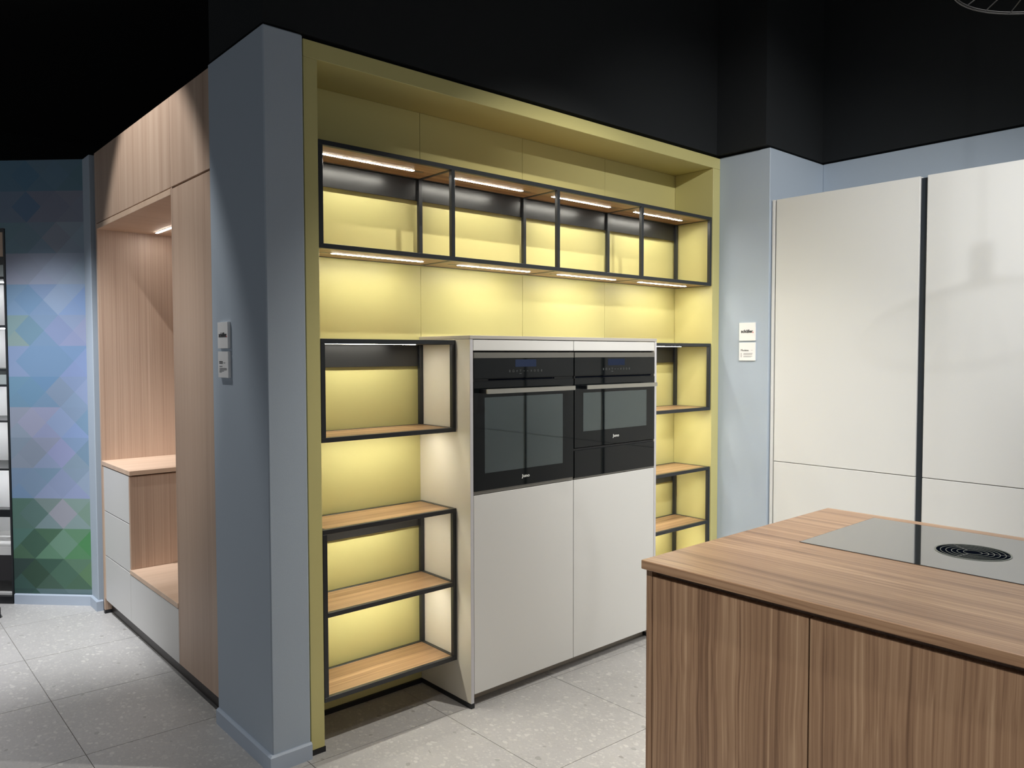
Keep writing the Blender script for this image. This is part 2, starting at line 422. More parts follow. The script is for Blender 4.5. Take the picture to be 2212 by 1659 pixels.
# mural: printed triangles, bands of diamonds and triangles from the right-hand corner leftwards
#          T23            D2             B23            T12            D1             B12            T01            D0             B01
MUR = [
 [(70,112,140),(62,108,142),(72,112,140),(88,118,140),(88,122,148),(80,116,142),(84,118,138),(78,116,128),(82,118,134)],
 [(92,118,146),(62,104,144),(96,120,146),(112,118,140),(118,122,144),(118,124,146),(128,130,146),(128,134,152),(126,132,150)],
 [(86,126,140),(92,126,144),(92,130,148),(104,128,150),(138,142,160),(112,138,164),(142,156,172),(146,166,184),(146,160,182)],
 [(138,144,166),(138,146,166),(144,148,170),(140,150,172),(150,164,188),(150,160,186),(154,170,192),(156,178,196),(154,172,194)],
 [(112,146,178),(106,142,178),(116,148,182),(126,150,188),(146,166,196),(118,146,182),(146,168,200),(128,156,204),(130,156,200)],
 [(120,150,150),(100,138,160),(128,152,146),(118,146,180),(130,145,187),(110,142,178),(140,157,192),(150,156,192),(142,150,190)],
 [(126,146,184),(108,142,178),(128,148,186),(108,142,178),(108,142,178),(108,142,178),(114,146,187),(130,150,196),(130,148,194)],
 [(98,140,168),(96,138,170),(98,138,166),(96,136,176),(126,144,170),(108,140,172),(130,148,186),(142,156,194),(130,152,182)],
 [(140,148,166),(150,152,178),(134,150,168),(146,150,182),(134,155,194),(140,148,186),(124,148,178),(110,146,176),(126,152,200)],
 [(122,140,158),(126,138,156),(130,142,160),(138,145,170),(142,148,192),(132,148,182),(120,148,186),(108,140,166),(124,148,168)],
 [(112,138,168),(114,140,168),(106,138,174),(110,140,166),(132,146,182),(136,150,186),(126,148,170),(142,160,184),(140,152,192)],
 [(72,108,96),(78,110,106),(74,108,98),(112,132,132),(148,150,164),(114,138,144),(122,148,144),(114,144,130),(126,150,152)],
 [(72,112,104),(50,86,70),(62,98,74),(60,98,74),(100,140,120),(86,130,104),(88,134,102),(64,132,76),(76,132,88)],
 [(34,58,54),(38,68,52),(46,80,74),(46,82,68),(62,100,82),(56,86,72),(82,120,96),(84,124,86),(62,98,76)],
 [(40,70,66),(44,78,70),(60,88,84),(84,110,116),(84,110,116),(84,110,116),(92,118,124),(92,118,124),(92,118,124)],
]
def mural():
    for bi, row in enumerate(MUR):
        k = 0.38 if bi < 4 else (0.18 if bi < 11 else 0.05)
        av = [sum(c[q] for c in row)/9 for q in range(3)]
        MUR[bi] = [tuple(c[q]*(1-k)+av[q]*k for q in range(3)) for c in row]
    polys = {}
    ztop, bh, U0, P_, q = 2.6475, 0.1825, -0.005, 0.18, 0.09
    v_ = 0.0012
    for bi, row in enumerate(MUR):
        zt = ztop-bh*bi; zb = zt-bh; zm = (zt+zb)/2
        def col(kind, i):
            if i == 0: return row[{'T': 6, 'B': 8, 'D': 7}[kind]]
            if i == 1: return row[{'T': 3, 'B': 5, 'D': 4}[kind]]
            if i == 2: return row[{'T': 0, 'B': 2, 'D': 1}[kind]]
            if i == 3 and kind == 'D': return row[0]
            rr = random.Random(bi*31+i*7+ord(kind)); c = row[rr.randrange(9)]
            return tuple(min(255, max(20, int(x*rr.uniform(0.92, 1.06)))) for x in c)
        for i in range(0, 9):
            u = U0+P_*i
            for kind, pl in (('D', [(u, zt), (u+q, zm), (u, zb), (u-q, zm)]), ('T', [(u, zt), (u+P_, zt), (u+q, zm)]), ('B', [(u, zb), (u+q, zm), (u+P_, zb)])):
                polys.setdefault(col(kind, i), []).append(pl)
    me_v, me_f, me_m, mats = [], [], [], []
    def clip(poly, f, g_):
        out = []
        for a, b in zip(poly, poly[1:]+poly[:1]):
            fa, fb = f(a), f(b)
            if fa >= 0: out.append(a)
            if (fa >= 0) != (fb >= 0):
                t = fa/(fa-fb); out.append((a[0]+(b[0]-a[0])*t, a[1]+(b[1]-a[1])*t))
        return out
    def region(poly, u0, u1, z0, z1):
        for f in (lambda p: p[0]-u0, lambda p: u1-p[0], lambda p: p[1]-z0, lambda p: z1-p[1]):
            poly = clip(poly, f, None)
            if len(poly) < 3: return None
        return poly
    for c, pls in polys.items():
        m = mat('mural_print', srgb(*[x+(175-x)*0.10 for x in c]), 0.6); mats.append(m); mi = len(mats)-1
        for pl in pls:
            for reg in ((0.0, 0.490, 0.055, 2.6465), (0.490, 1.50, 2.252, 2.6465), (1.42, 1.50, 0.055, 2.252)):
                r = region(pl, *reg)
                if not r: continue
                i0 = len(me_v); me_v.extend(mp(u, v_, z) for u, z in r)
                me_f.append(list(range(i0, i0+len(r)))); me_m.append(mi)
    me = bpy.data.meshes.new('mural_print'); me.from_pydata(me_v, [], me_f)
    for m in mats: me.materials.append(m)
    for p, i in zip(me.polygons, me_m): p.material_index = i
    o = bpy.data.objects.new('mural_print', me); C.objects.link(o); o.parent = wm
mural()

# ------------------------------------------------------------------ yellow niche
t = thing('niche_surround', 'tall mustard yellow niche lining with framed posts, header and panelled back', 'built-in niche', (1.3175, 0.14, 0))
box('post', 'yellow', t, 0.0, 0.055, 0.0, 0.268, 0.020, 2.5745)
box('post', 'yellow', t, 2.566, 2.6345, 0.0, 0.268, 0.020, 2.5745)
box('header', 'yellow', t, 0.0, 2.6345, 0.0, 0.290, 2.5750, 2.638)
seams = [0.0, 0.695, 1.314, 1.930, 2.6345]
for a, b_ in zip(seams, seams[1:]):
    box('back_panel', 'yellow', t, a+0.0008, b_-0.0008, 0.270, 0.288, 0.020, 2.5745, 0.0008)
boxes('plinth', 'plinth', t, [(-0.001, 0.058, -0.002, 0.262, 0, 0.0198)], 0)
boxes('plinth', 'plinth', t, [(2.563, 2.632, -0.002, 0.262, 0, 0.0198)], 0)
boxes('plinth', 'plinth', t, [(0.059, 0.684, 0.262, 0.288, 0, 0.0198)], 0)
boxes('plinth', 'plinth', t, [(1.925, 2.562, 0.262, 0.288, 0, 0.0198)], 0)

# ------------------------------------------------------------------ metal frame shelves
BAR = 0.018
def led(parent, x0, y, zunder, tail_left):
    """light strip let into the board's underside: steel profile with a shorter lit diffuser"""
    box('light_profile', 'steelstrip', parent, x0, x0+0.485, y-0.0085, y+0.0085, zunder-0.0010, zunder+0.004, 0)
    a, b_ = (x0+0.050, x0+0.480) if tail_left else (x0+0.012, x0+0.437)
    box('light_diffuser', 'led', parent, a, b_, y-0.0072, y+0.0072, zunder-0.0016, zunder-0.0011, 0)
def shelf_unit(name, label, xs, levels, lit, apron_level, group):
    """xs: cell boundaries; levels: top z of each board (low to high)"""
    x0, x1 = xs[0], xs[-1]; y0, y1 = 0.0, 0.256
    z0, z1 = levels[0]-BAR, levels[-1]
    t = thing(name, label, 'shelf', ((x0+x1)/2, 0.128, z0), group)
    n = len(xs)
    posts = []
    for i, x in enumerate(xs):
        px = x if i == 0 else (x-BAR if i == n-1 else x-BAR/2)
        posts.append(px)
        box('post', 'black', t, px, px+BAR, y0, y0+BAR, z0+BAR, z1-BAR, 0.0008)
        box('post', 'black', t, px, px+BAR, y1-BAR, y1, z0+BAR, z1-BAR, 0.0008)
    for zt in levels:
        zb = zt-BAR
        ra, rb = (x0, x1) if zt in (levels[0], levels[-1]) else (x0+BAR, x1-BAR)
        box('rail', 'black', t, ra, rb, y0, y0+BAR, zb, zt, 0.0008)
        box('rail', 'black', t, ra, rb, y1-BAR, y1, zb, zt, 0.0008)
        for px in posts:
            box('rail', 'black', t, px, px+BAR, y0+BAR, y1-BAR, zb, zt, 0.0008)
        for i in range(n-1):
            a = posts[i]+BAR+0.0006; b_ = posts[i+1]-0.0006
            s = box('board', 'oakshelf', t, a, b_, y0+BAR+0.0006, y1-BAR-0.0006, zb+0.0015, zt-0.001, 0.0006)
            if zt in lit:
                led(s, xs[i]+0.068, 0.125, zb+0.0015, zt != levels[-1])
    if apron_level is not None:
        zt = apron_level-BAR
        for i in range(n-1):
            a = posts[i]+BAR; b_ = posts[i+1]
            box('apron', 'apron', t, a+0.0005, b_-0.0005, y1-0.0055, y1-0.0025, zt-0.094, zt-0.0005, 0.0008)
        for px in posts[1:]:
            bm = bmesh.new(); addtube(bm, [(px-0.0035, y1-BAR+0.008, zt-0.045), (px+0.001, y1-BAR+0.008, zt-0.045)], 0.003, 10)
            obj('screw', bm, 'plinth', t)
    return t
GS = 'black metal frame shelves in the yellow niche'
shelf_unit('wall_shelf', 'long black metal frame shelf of four bays high up in the yellow niche', [0.056, 0.676, 1.3015, 1.927, 2.556], [1.911, 2.290], (1.911, 2.290), 2.290, GS)
shelf_unit('wall_shelf', 'single-bay black frame shelf left of the ovens, level with the oven tops', [0.057, 0.6835], [1.187, 1.558], (1.187, 1.558), 1.558, GS)
shelf_unit('wall_shelf', 'two-tier black frame shelf low down left of the oven cabinet', [0.057, 0.6835], [0.202, 0.523, 0.841], (0.523, 0.841), 0.841, GS)
shelf_unit('wall_shelf', 'single-bay black frame shelf right of the ovens, level with the oven tops', [1.9255, 2.556], [1.187, 1.558], (1.187, 1.558), 1.558, GS)
shelf_unit('wall_shelf', 'two-tier black frame shelf low down right of the oven cabinet, behind the island', [1.9255, 2.556], [0.202, 0.520, 0.836], (0.520, 0.836), 0.836, GS)

# ------------------------------------------------------------------ oven cabinet
FY = -0.096
t = thing('oven_cabinet', 'cream waist-high oven housing cabinet standing in the middle of the yellow niche', 'cabinet', (1.304, 0.09, 0))
box('side_panel', 'cream', t, 0.6845, 0.7005, FY, 0.269, 0.020, 1.562)
box('side_panel', 'cream', t, 1.9085, 1.9245, FY, 0.269, 0.020, 1.562)
box('edge_band', 'edge', t, 0.6848, 0.7002, FY-0.0006, FY+0.0002, 0.021, 1.561, 0)
box('edge_band', 'edge', t, 1.9088, 1.9242, FY-0.0006, FY+0.0002, 0.021, 1.561, 0)
boxes('plinth', 'plinth', t, [(0.683, 0.7015, FY-0.002, 0.262, 0, 0.0198)], 0)
boxes('plinth', 'plinth', t, [(1.9075, 1.926, FY-0.002, 0.262, 0, 0.0198)], 0)
box('worktop', 'dimtop', t, 0.6838, 1.9252, FY-0.002, 0.269, 1.5625, 1.5775, 0.001)
box('carcass', 'dark', t, 0.7007, 1.9083, 0.00, 0.268, 0.056, 1.561, 0)
boxes('shelf_floor', 'dark', t, [(0.7007, 1.9083, FY+0.021, -0.0005, 0.890, 0.905), (0.7007, 1.9083, FY+0.021, -0.0005, 1.5095, 1.5125), (1.296, 1.312, FY+0.021, -0.0005, 0.056, 1.5090), (0.7007, 1.295, FY+0.021, -0.0005, 0.056, 0.074), (1.313, 1.9083, FY+0.021, -0.0005, 0.056, 0.074)], 0)
box('plinth', 'taupe', t, 0.7007, 1.9083, -0.025, -0.010, 0.0, 0.0555, 0)
for a, b_ in ((0.7030, 1.3028), (1.3062, 1.9062)):
    box('fascia', 'offwhite', t, a, b_, FY, FY+0.019, 1.5140, 1.5592)
    box('door', 'offwhite', t, a, b_, FY, FY+0.019, 0.0570, 0.9045)

def rounded_rect_frame(bm, cx, cz, w_, h_, th, y0, y1):
    addbox(bm, cx-w_/2, cx+w_/2, y0, y1, cz+h_/2-th, cz+h_/2); addbox(bm, cx-w_/2, cx+w_/2, y0, y1, cz-h_/2, cz-h_/2+th)
    addbox(bm, cx-w_/2, cx-w_/2+th, y0, y1, cz-h_/2+th, cz+h_/2-th); addbox(bm, cx+w_/2-th, cx+w_/2, y0, y1, cz-h_/2+th, cz+h_/2-th)
def bar2(bm, x0, z0, x1, z1, th, y0, y1):
    d = Vector((x1-x0, 0, z1-z0)); d.normalize(); n_ = Vector((-d.z, 0, d.x))*th/2
    ps = [(x0+n_.x, z0+n_.z), (x1+n_.x, z1+n_.z), (x1-n_.x, z1-n_.z), (x0-n_.x, z0-n_.z)]
    v = [bm.verts.new((p[0], y, p[1])) for y in (y0, y1) for p in ps]
    for f in ((0, 1, 2, 3), (7, 6, 5, 4), (0, 4, 5, 1), (1, 5, 6, 2), (2, 6, 7, 3), (3, 7, 4, 0)):
        bm.faces.new([v[i] for i in f])
def symbols(parent, xs, z, yf):
    bm = bmesh.new(); y0, y1 = yf-0.0006, yf-0.0001
    for i, x in enumerate(xs):
        s = 0.0042
        if i in (0, 9): rounded_rect_frame(bm, x, z, s*1.5, s*2.4, 0.0012, y0, y1); addbox(bm, x-0.0018, x+0.0018, y0, y1, z-0.001, z+0.001)
        elif i == 1: rounded_rect_frame(bm, x, z, s*2.4, s*2.3, 0.0013, y0, y1)
        elif i in (2, 6):
            bar2(bm, x-s, z+0.002, x+s, z+0.002, 0.0016, y0, y1); bar2(bm, x-s, z-0.003, x+s, z-0.001, 0.0014, y0, y1); bar2(bm, x, z-s, x, z+s, 0.0014, y0, y1)
        elif i == 3:
            bar2(bm, x-s*1.2, z+s, x+s*1.2, z+s, 0.0013, y0, y1); bar2(bm, x-s, z+s, x, z, 0.0013, y0, y1); bar2(bm, x, z, x-s*0.4, z-s, 0.0013, y0, y1)
            bar2(bm, x-s*1.6, z-0.0115, x+s*1.6, z-0.0115, 0.0020, y0, y1)
        elif i == 4: bar2(bm, x-s, z+0.0015, x, z-0.0020, 0.0013, y0, y1); bar2(bm, x, z-0.0020, x+s, z+0.0015, 0.0013, y0, y1)
        elif i == 5: bar2(bm, x-s, z-0.0020, x, z+0.0015, 0.0013, y0, y1); bar2(bm, x, z+0.0015, x+s, z-0.0020, 0.0013, y0, y1)
        else:
            n = 10
            for k in range(n):
                a0, a1 = 2*math.pi*k/n, 2*math.pi*(k+1)/n
                bar2(bm, x+s*math.cos(a0), z+s*1.1*math.sin(a0), x+s*math.cos(a1), z+s*1.1*math.sin(a1), 0.0012, y0, y1)
            bar2(bm, x, z, x, z+s*0.8, 0.0012, y0, y1)
    return obj('touch_symbols', bm, 'printdim', parent)
GY = -0.099     # glass plane
def frame_front(parent, name, m, x0, x1, z0, z1, wx0, wx1, wz0, wz1, y0, y1):
    """front with a window opening"""
    bm = bmesh.new()
    addbox(bm, x0, wx0, y0, y1, z0, z1); addbox(bm, wx1, x1, y0, y1, z0, z1)
    addbox(bm, wx0, wx1, y0, y1, z0, wz0); addbox(bm, wx0, wx1, y0, y1, wz1, z1)
    return obj(name, bm, m, parent)
def appliance(t, x0, x1, zd0, win, handle, icons_x, disp, slots, inner=None):
    cx_ = (x0+x1)/2
    box('top_trim', 'steelstrip', t, x0, x1, GY-0.001, GY+0.022, 1.4822, 1.5062, 0.0008)
    cp = box('control_panel', 'glassblack', t, x0, x1, GY, GY+0.022, 1.3960, 1.4818, 0.0008)
    box('display', 'display', cp, disp[0], disp[1], GY-0.0008, GY-0.0001, 1.4435, 1.4755, 0)
    symbols(cp, icons_x, 1.4255, GY)
    vb = box('vent_strip', 'glassblack', t, x0, x1, GY+0.006, GY+0.022, 1.3842, 1.3955, 0)
    for a, b_ in slots:
        box('vent_slot', 'slot', t, a, b_, GY+0.0045, GY+0.0058, 1.3868, 1.3935, 0)
    wx0, wx1, wz0, wz1 = win
    d = frame_front(t, 'door', 'glassblack', x0, x1, zd0, 1.3838, wx0, wx1, wz0, wz1, GY, GY+0.020)
    box('window', 'pane', d, wx0, wx1, GY+0.0004, GY+0.0045, wz0, wz1, 0)
    for a0, a1, b0, b1, dy in inner:
        box('inner_pane', 'pane', d, a0, a1, GY+0.0050+dy, GY+0.0070+dy, b0, b1, 0)
    # handle
    hx0, hx1 = handle
    hb = box('handle', 'steel', d, hx0, hx1, -0.150, -0.142, 1.3335, 1.3535, 0.0012)
    for hx in (hx0+0.001, hx1-0.021):
        box('handle_bracket', 'plinth', d, hx, hx+0.02, -0.1415, GY-0.0002, 1.3350, 1.3520, 0.001)
    return d
# built-in oven (left)
t = thing('oven', 'taller built-in black glass oven, the left one of the pair in the cream housing', 'oven', (1.000, -0.09, 0.907))
d = appliance(t, 0.7035, 1.3005, 0.9215, (0.761, 1.230, 0.994, 1.316), (0.734, 1.262),
              [0.902+0.0212*i for i in range(10)], (0.9355, 1.0600), [(0.787, 0.915), (0.918, 1.040), (1.043, 1.165), (1.170, 1.178)], ((0.7615, 1.190, 1.014, 1.3155, 0.003),))
text('lettering', 'Juno', 'print', d, (0.9735, GY-0.0009, 0.9545), (1, 0, 0), 0.0190, 0.0006, 1.32)
box('bottom_trim', 'steelstrip', t, 0.7035, 1.3005, GY+0.004, GY+0.02, 0.9075, 0.9205, 0)
def cavity(t, x0, x1, z0, z1, y0, y1):
    bm = bmesh.new(); e = 0.012
    addbox(bm, x0-e, x1+e, y1, y1+0.006, z0-e, z1+e)
    addbox(bm, x0-e, x0, y0, y1, z0-e, z1+e); addbox(bm, x1, x1+e, y0, y1, z0-e, z1+e)
    addbox(bm, x0, x1, y0, y1, z0-e, z0); addbox(bm, x0, x1, y0, y1, z1, z1+e)
    return obj('cavity', bm, 'enamel', t)
cv = cavity(t, 0.752, 1.240, 0.985, 1.325, GY+0.0215, -0.003)
bm = bmesh.new()
addtube(bm, [(0.756, -0.066, 1.158), (1.190, -0.066, 1.158)], 0.0022, 6)
addtube(bm, [(0.756, -0.012, 1.158), (1.190, -0.012, 1.158)], 0.0016, 6)
for i in range(24):
    x = 0.765+i*0.018; addtube(bm, [(x, -0.066, 1.156), (x, -0.012, 1.156)], 0.0010, 5)
obj('wire_rack', bm, 'sign', t)
bm = bmesh.new()
for z_ in (1.03, 1.07, 1.11, 1.15, 1.20, 1.24, 1.28):
    addtube(bm, [(1.2305, -0.070, z_), (1.2305, -0.010, z_)], 0.0012, 5)
obj('rack_guides', bm, 'steel', t)
# compact oven (right)
t = thing('compact_oven', 'shorter built-in black glass compact oven, the right one in the cream housing', 'oven', (1.6075, -0.09, 1.052))
d = appliance(t, 1.3075, 1.9055, 1.0560, (1.367, 1.841, 1.131, 1.315), (1.340, 1.866),
              [1.5085+0.0215*i for i in range(10)], (1.5415, 1.6665), [(1.318, 1.878)], ((1.3675, 1.803, 1.1315, 1.3145, 0.002), (1.410, 1.755, 1.172, 1.295, 0.008)))
text('lettering', 'Juno', 'print', d, (1.5795, GY-0.0009, 1.0900), (1, 0, 0), 0.0190, 0.0006, 1.32)
cavity(t, 1.36, 1.85, 1.122, 1.323, GY+0.0215, -0.003)
# warming drawer
t = thing('warming_drawer', 'plain black glass warming drawer directly under the right-hand oven', 'drawer', (1.6075, -0.09, 0.907))
box('drawer_front', 'glassblack', t, 1.3075, 1.9055, GY, GY+0.020, 0.9140, 1.0430, 0.0008)
box('top_lip', 'plinth', t, 1.3075, 1.9055, GY+0.006, GY+0.020, 1.0435, 1.0520, 0)
box('bottom_trim', 'steelstrip', t, 1.3075, 1.9055, GY+0.004, GY+0.02, 0.9075, 0.9135, 0)

# ------------------------------------------------------------------ oak wardrobe wall
WX = -0.145; T = 0.019; BK = 0.42
t = thing('tall_cupboard', 'tall pale oak cupboard next to the grey partition end, with door above door', 'cupboard', (0.10, 0.755, 0))
box('door', 'oak', t, WX, WX+T, 0.509, 0.9815, 0.0870, 2.2370)
box('upper_door', 'oak', t, WX, WX+T, 0.509, 0.9990, 2.2455, 2.6430)
box('side_panel', 'oakrib', t, WX, BK, 0.9835, 0.9995, 0.0870, 2.2435)
boxes('carcass', 'dark', t, [(WX+T+0.001, BK, 0.507, 0.9828, 0.087, 2.2440), (WX+T+0.001, BK, 0.507, 0.9990, 2.2445, 2.643)], 0)
box('plinth', 'brownplinth', t, -0.108, -0.092, 0.507, 1.0000, 0.0, 0.0865, 0)
t = thing('overhead_cupboard', 'pale oak overhead cupboard with three doors above the seating niche', 'cupboard', (0.10, 1.64, 2.21))
for a, b_ in ((1.0015, 1.3975), (1.4005, 1.7955), (1.7985, 2.2620)):
    box('door', 'oak', t, WX, WX+T, a, b_, 2.2455, 2.6430)
box('bottom_panel', 'oakflat', t, WX-0.001, BK, 1.0005, 2.2615, 2.2120, 2.2410)
boxes('carcass', 'dark', t, [(WX+T+0.001, BK, 1.0005, 2.2615, 2.2415, 2.643)], 0)
lp = box('light_strip', 'steelstrip', t, 0.141, 0.159, 1.15, 2.17, 2.2095, 2.2118, 0)
box('light_diffuser', 'led_niche', lp, 0.144, 0.156, 1.155, 2.165, 2.2070, 2.2094, 0)
t = thing('oak_end_panel', 'ribbed oak end and back lining of the seating niche beside the blue pillar', 'panel', (0.10, 2.27, 0))
box('end_panel', 'oakrib', t, WX, BK, 2.2625, 2.2860, 0.0205, 2.6430)
box('back_panel', 'oakrib', t, BK+0.001, BK+0.019, 0.507, 2.2860, 0.0205, 2.6430)
box('plinth', 'plinth', t, WX-0.001, BK, 2.2625, 2.2860, 0.0, 0.0200, 0)
t = thing('drawer_chest', 'three-drawer light grey chest with oak top at the far end of the niche', 'chest of drawers', (0.10, 1.99, 0))
box('worktop', 'oakflat', t, WX-0.003, BK, 1.7165, 2.2618, 0.8660, 0.8910)
box('side_panel', 'oakrib', t, WX, BK, 1.7270, 1.7430, 0.3675, 0.8600)
box('filler', 'oakflat', t, WX+0.001, WX+T, 2.2330, 2.2618, 0.0900, 0.8650)
for a, b_ in ((0.6100, 0.8605), (0.3510, 0.6045), (0.0870, 0.3455)):
    dr = box('drawer', 'greyfront', t, WX, WX+T, 1.7460, 2.2300, a, b_, 0.0006)
boxes('carcass', 'dark', t, [(WX+T+0.001, BK, 1.7440, 2.2615, 0.087, 0.8655)], 0)
box('plinth', 'brownplinth', t, -0.108, -0.092, 1.7430, 2.2620, 0.0, 0.0865, 0)
t = thing('bench', 'low oak-topped bench seat with a grey drawer front beside the chest', 'bench', (0.10, 1.37, 0))
box('seat', 'oakflat', t, WX-0.003, BK, 1.0005, 1.7425, 0.3430, 0.3670)
box('drawer', 'greyfront', t, WX, WX+T, 1.0015, 1.7425, 0.0870, 0.3395, 0.0006)
boxes('carcass', 'dark', t, [(WX+T+0.001, BK, 1.0005, 1.7425, 0.087, 0.3425)], 0)
box('plinth', 'brownplinth', t, -0.108, -0.092, 1.0002, 1.7428, 0.0, 0.0865, 0)

# ------------------------------------------------------------------ white tall cabinets on the right wall
RX = 2.652
labs = ['white tall cupboard beside the right blue wall corner, the nearest to the niche',
        'white tall cupboard at the right edge of view, past the first dark grip groove',
        'white tall cupboard beyond the right edge, between the second and third grip grooves',
        'white tall cupboard farthest from the niche, past the third grip groove']
for k in range(4):
    y1 = -0.351-0.787*k; y0 = y1-0.756
    t = thing('tall_cupboard', labs[k], 'cupboard', (2.94, (y0+y1)/2, 0), 'white tall cupboards on the right wall')
    if k == 0:
        box('side_panel', 'offwhite', t, RX-0.001, 3.236, -0.3445, -0.3285, 0.0, 2.352)
    box('door', 'offwhite', t, RX, RX+0.019, y0, y1-0.002, 0.8975, 2.3510, 0.0015)
    box('lower_door', 'offwhite', t, RX, RX+0.019, y0, y1-0.002, 0.0850, 0.8940, 0.0015)
    boxes('carcass', 'offwhite', t, [(RX+0.021, 3.236, y0-0.001, y1-0.0005, 0.085, 2.350)], 0)
    box('grip_groove', 'groove', t, RX+0.012, RX+0.020, y0-0.0300, y0-0.0012, 0.085, 2.343, 0)
    boxes('groove_lining', 'groove', t, [(RX+0.0215, 3.236, y0-0.0300, y0-0.0014, 0.085, 2.345)], 0)
    box('plinth', 'taupe', t, RX+0.05, RX+0.065, y0-0.031, y1, 0.0, 0.0845, 0)

# ------------------------------------------------------------------ island
t = thing('island_cabinet', 'walnut kitchen island base with upright-grain doors, in the right foreground', 'kitchen island', (0.90, -2.43, 0))
box('side_panel', 'walnutV', t, 0.3770, 1.417, -1.2890, -1.2695, 0.0, 0.9045)
doors = [(-1.7455, -1.2912), (-2.6500, -1.7490), (-3.5550, -2.6535)]
for a, b_ in doors:
    box('door', 'walnutV', t, 0.3770, 0.3960, a, b_, 0.0800, 0.8860)
box('grip_channel', 'walnutdark', t, 0.3985, 0.4100, -3.5550, -1.2895, 0.8500, 0.9045, 0)
boxes('carcass', 'dark', t, [(0.4105, 1.398, -3.5550, -1.2895, 0.0800, 0.9040), (0.3965, 0.4100, -3.5550, -1.2895, 0.0800, 0.8495)], 0)
box('back_panel', 'walnutV', t, 1.3985, 1.417, -3.5550, -1.2895, 0.0, 0.9040)
box('side_panel', 'walnutV', t, 0.3770, 1.417, -3.5760, -3.5555, 0.0, 0.9040)
box('plinth', 'plinth', t, 0.440, 0.455, -3.555, -1.2895, 0.0, 0.0795, 0)
t = box('island_worktop', 'walnutH', None, 0.3570, 1.4370, -3.5800, -1.2670, 0.9050, 0.9300, 0.0016)
t['label'] = 'walnut worktop with lengthwise grain covering the island'; t['category'] = 'worktop'
# hob, lying on the worktop as a thin flush plate
t = thing('hob', 'black glass induction hob with central round extractor grille, set in the walnut worktop', 'hob', (1.1255, -1.8525, 0.930))
HX0, HX1, HY0, HY1 = 0.871, 1.380, -2.2450, -1.4600
hc = (1.118, -1.852); HR = 0.096
def plate_with_hole(bm, x0, x1, y0, y1, c, r, z0, z1, n=64):
    import itertools
    ring = []
    outer = []
    for i in range(n):
        a = 2*math.pi*i/n
        dx, dy = math.cos(a), math.sin(a)
        ring.append((c[0]+r*dx, c[1]+r*dy))
        tx = ((x1-c[0])/dx if dx > 0 else (x0-c[0])/dx) if abs(dx) > 1e-9 else 1e9
        ty = ((y1-c[1])/dy if dy > 0 else (y0-c[1])/dy) if abs(dy) > 1e-9 else 1e9
        s = min(tx, ty); outer.append((c[0]+s*dx, c[1]+s*dy))
    corners = [(x1, y1), (x0, y1), (x0, y0), (x1, y0)]
    for z, flip in ((z1, False), (z0, True)):
        R_ = [bm.verts.new((*p, z)) for p in ring]; O_ = [bm.verts.new((*p, z)) for p in outer]
        for i in range(n):
            j = (i+1) % n
            a, b = outer[i], outer[j]
            f = [R_[i], O_[i], O_[j], R_[j]]
            for cpt in corners:
                onx = abs(a[0]-cpt[0]) < 1e-6 or abs(b[0]-cpt[0]) < 1e-6; ony = abs(a[1]-cpt[1]) < 1e-6 or abs(b[1]-cpt[1]) < 1e-6
                if onx and ony and not ((abs(a[0]-b[0]) < 1e-6) or (abs(a[1]-b[1]) < 1e-6)):
                    f = [R_[i], O_[i], bm.verts.new((*cpt, z)), O_[j], R_[j]]
            bm.faces.new(f if not flip else f[::-1])
        if z == z1: top = (R_, O_)
        else: bot = (R_, O_)
    for i in range(n):
        j = (i+1) % n
        bm.faces.new((top[0][i], top[0][j], bot[0][j], bot[0][i]))
bm = bmesh.new(); plate_with_hole(bm, HX0, HX1, HY0, HY1, hc, HR, 0.9300, 0.9316)
obj('glass_plate', bm, 'hobglass', t)
boxes('rim', 'plinth', t, [(HX0-0.0015, HX0, HY0, HY1, 0.9300, 0.9313), (HX1, HX1+0.0015, HY0, HY1, 0.9300, 0.9313), (HX0-0.0015, HX1+0.0015, HY1, HY1+0.0015, 0.9300, 0.9313)], 0)
bm = bmesh.new(); adddisc(bm, hc, 0, HR, 0.9301, 0.9306, 64); obj('intake_well', bm, 'slot', t)
bm = bmesh.new(); adddisc(bm, hc, HR-0.004, HR+0.0005, 0.9306, 0.9326, 64); obj('intake_rim', bm, 'hobring', t)
gr = None
for i, r in enumerate((0.082, 0.068, 0.054, 0.040, 0.024)):
    bm = bmesh.new(); adddisc(bm, hc, r-0.0016, r, 0.9307, 0.9318, 56); obj('grille_ring', bm, 'hobring', t)
bm = bmesh.new(); adddisc(bm, hc, 0, 0.021, 0.9307, 0.9314, 32); obj('grille_cap', bm, 'slot', t)
bm = bmesh.new()
for a in range(3):
    an = math.radians(50+120*a); ca, sa = math.cos(an), math.sin(an)
    p0 = Vector((hc[0]+0.022*ca, hc[1]+0.022*sa)); p1 = Vector((hc[0]+0.092*ca, hc[1]+0.092*sa)); nn = Vector((-sa, ca))*0.002
    vs = [bm.verts.new((p.x, p.y, z)) for z in (0.9307, 0.9316) for p in (p0+nn, p1+nn, p1-nn, p0-nn)]
    for f in ((0, 3, 2, 1), (4, 5, 6, 7), (0, 1, 5, 4), (1, 2, 6, 5), (2, 3, 7, 6), (3, 0, 4, 7)): bm.faces.new([vs[q] for q in f])
obj('grille_spokes', bm, 'hobdark', t)

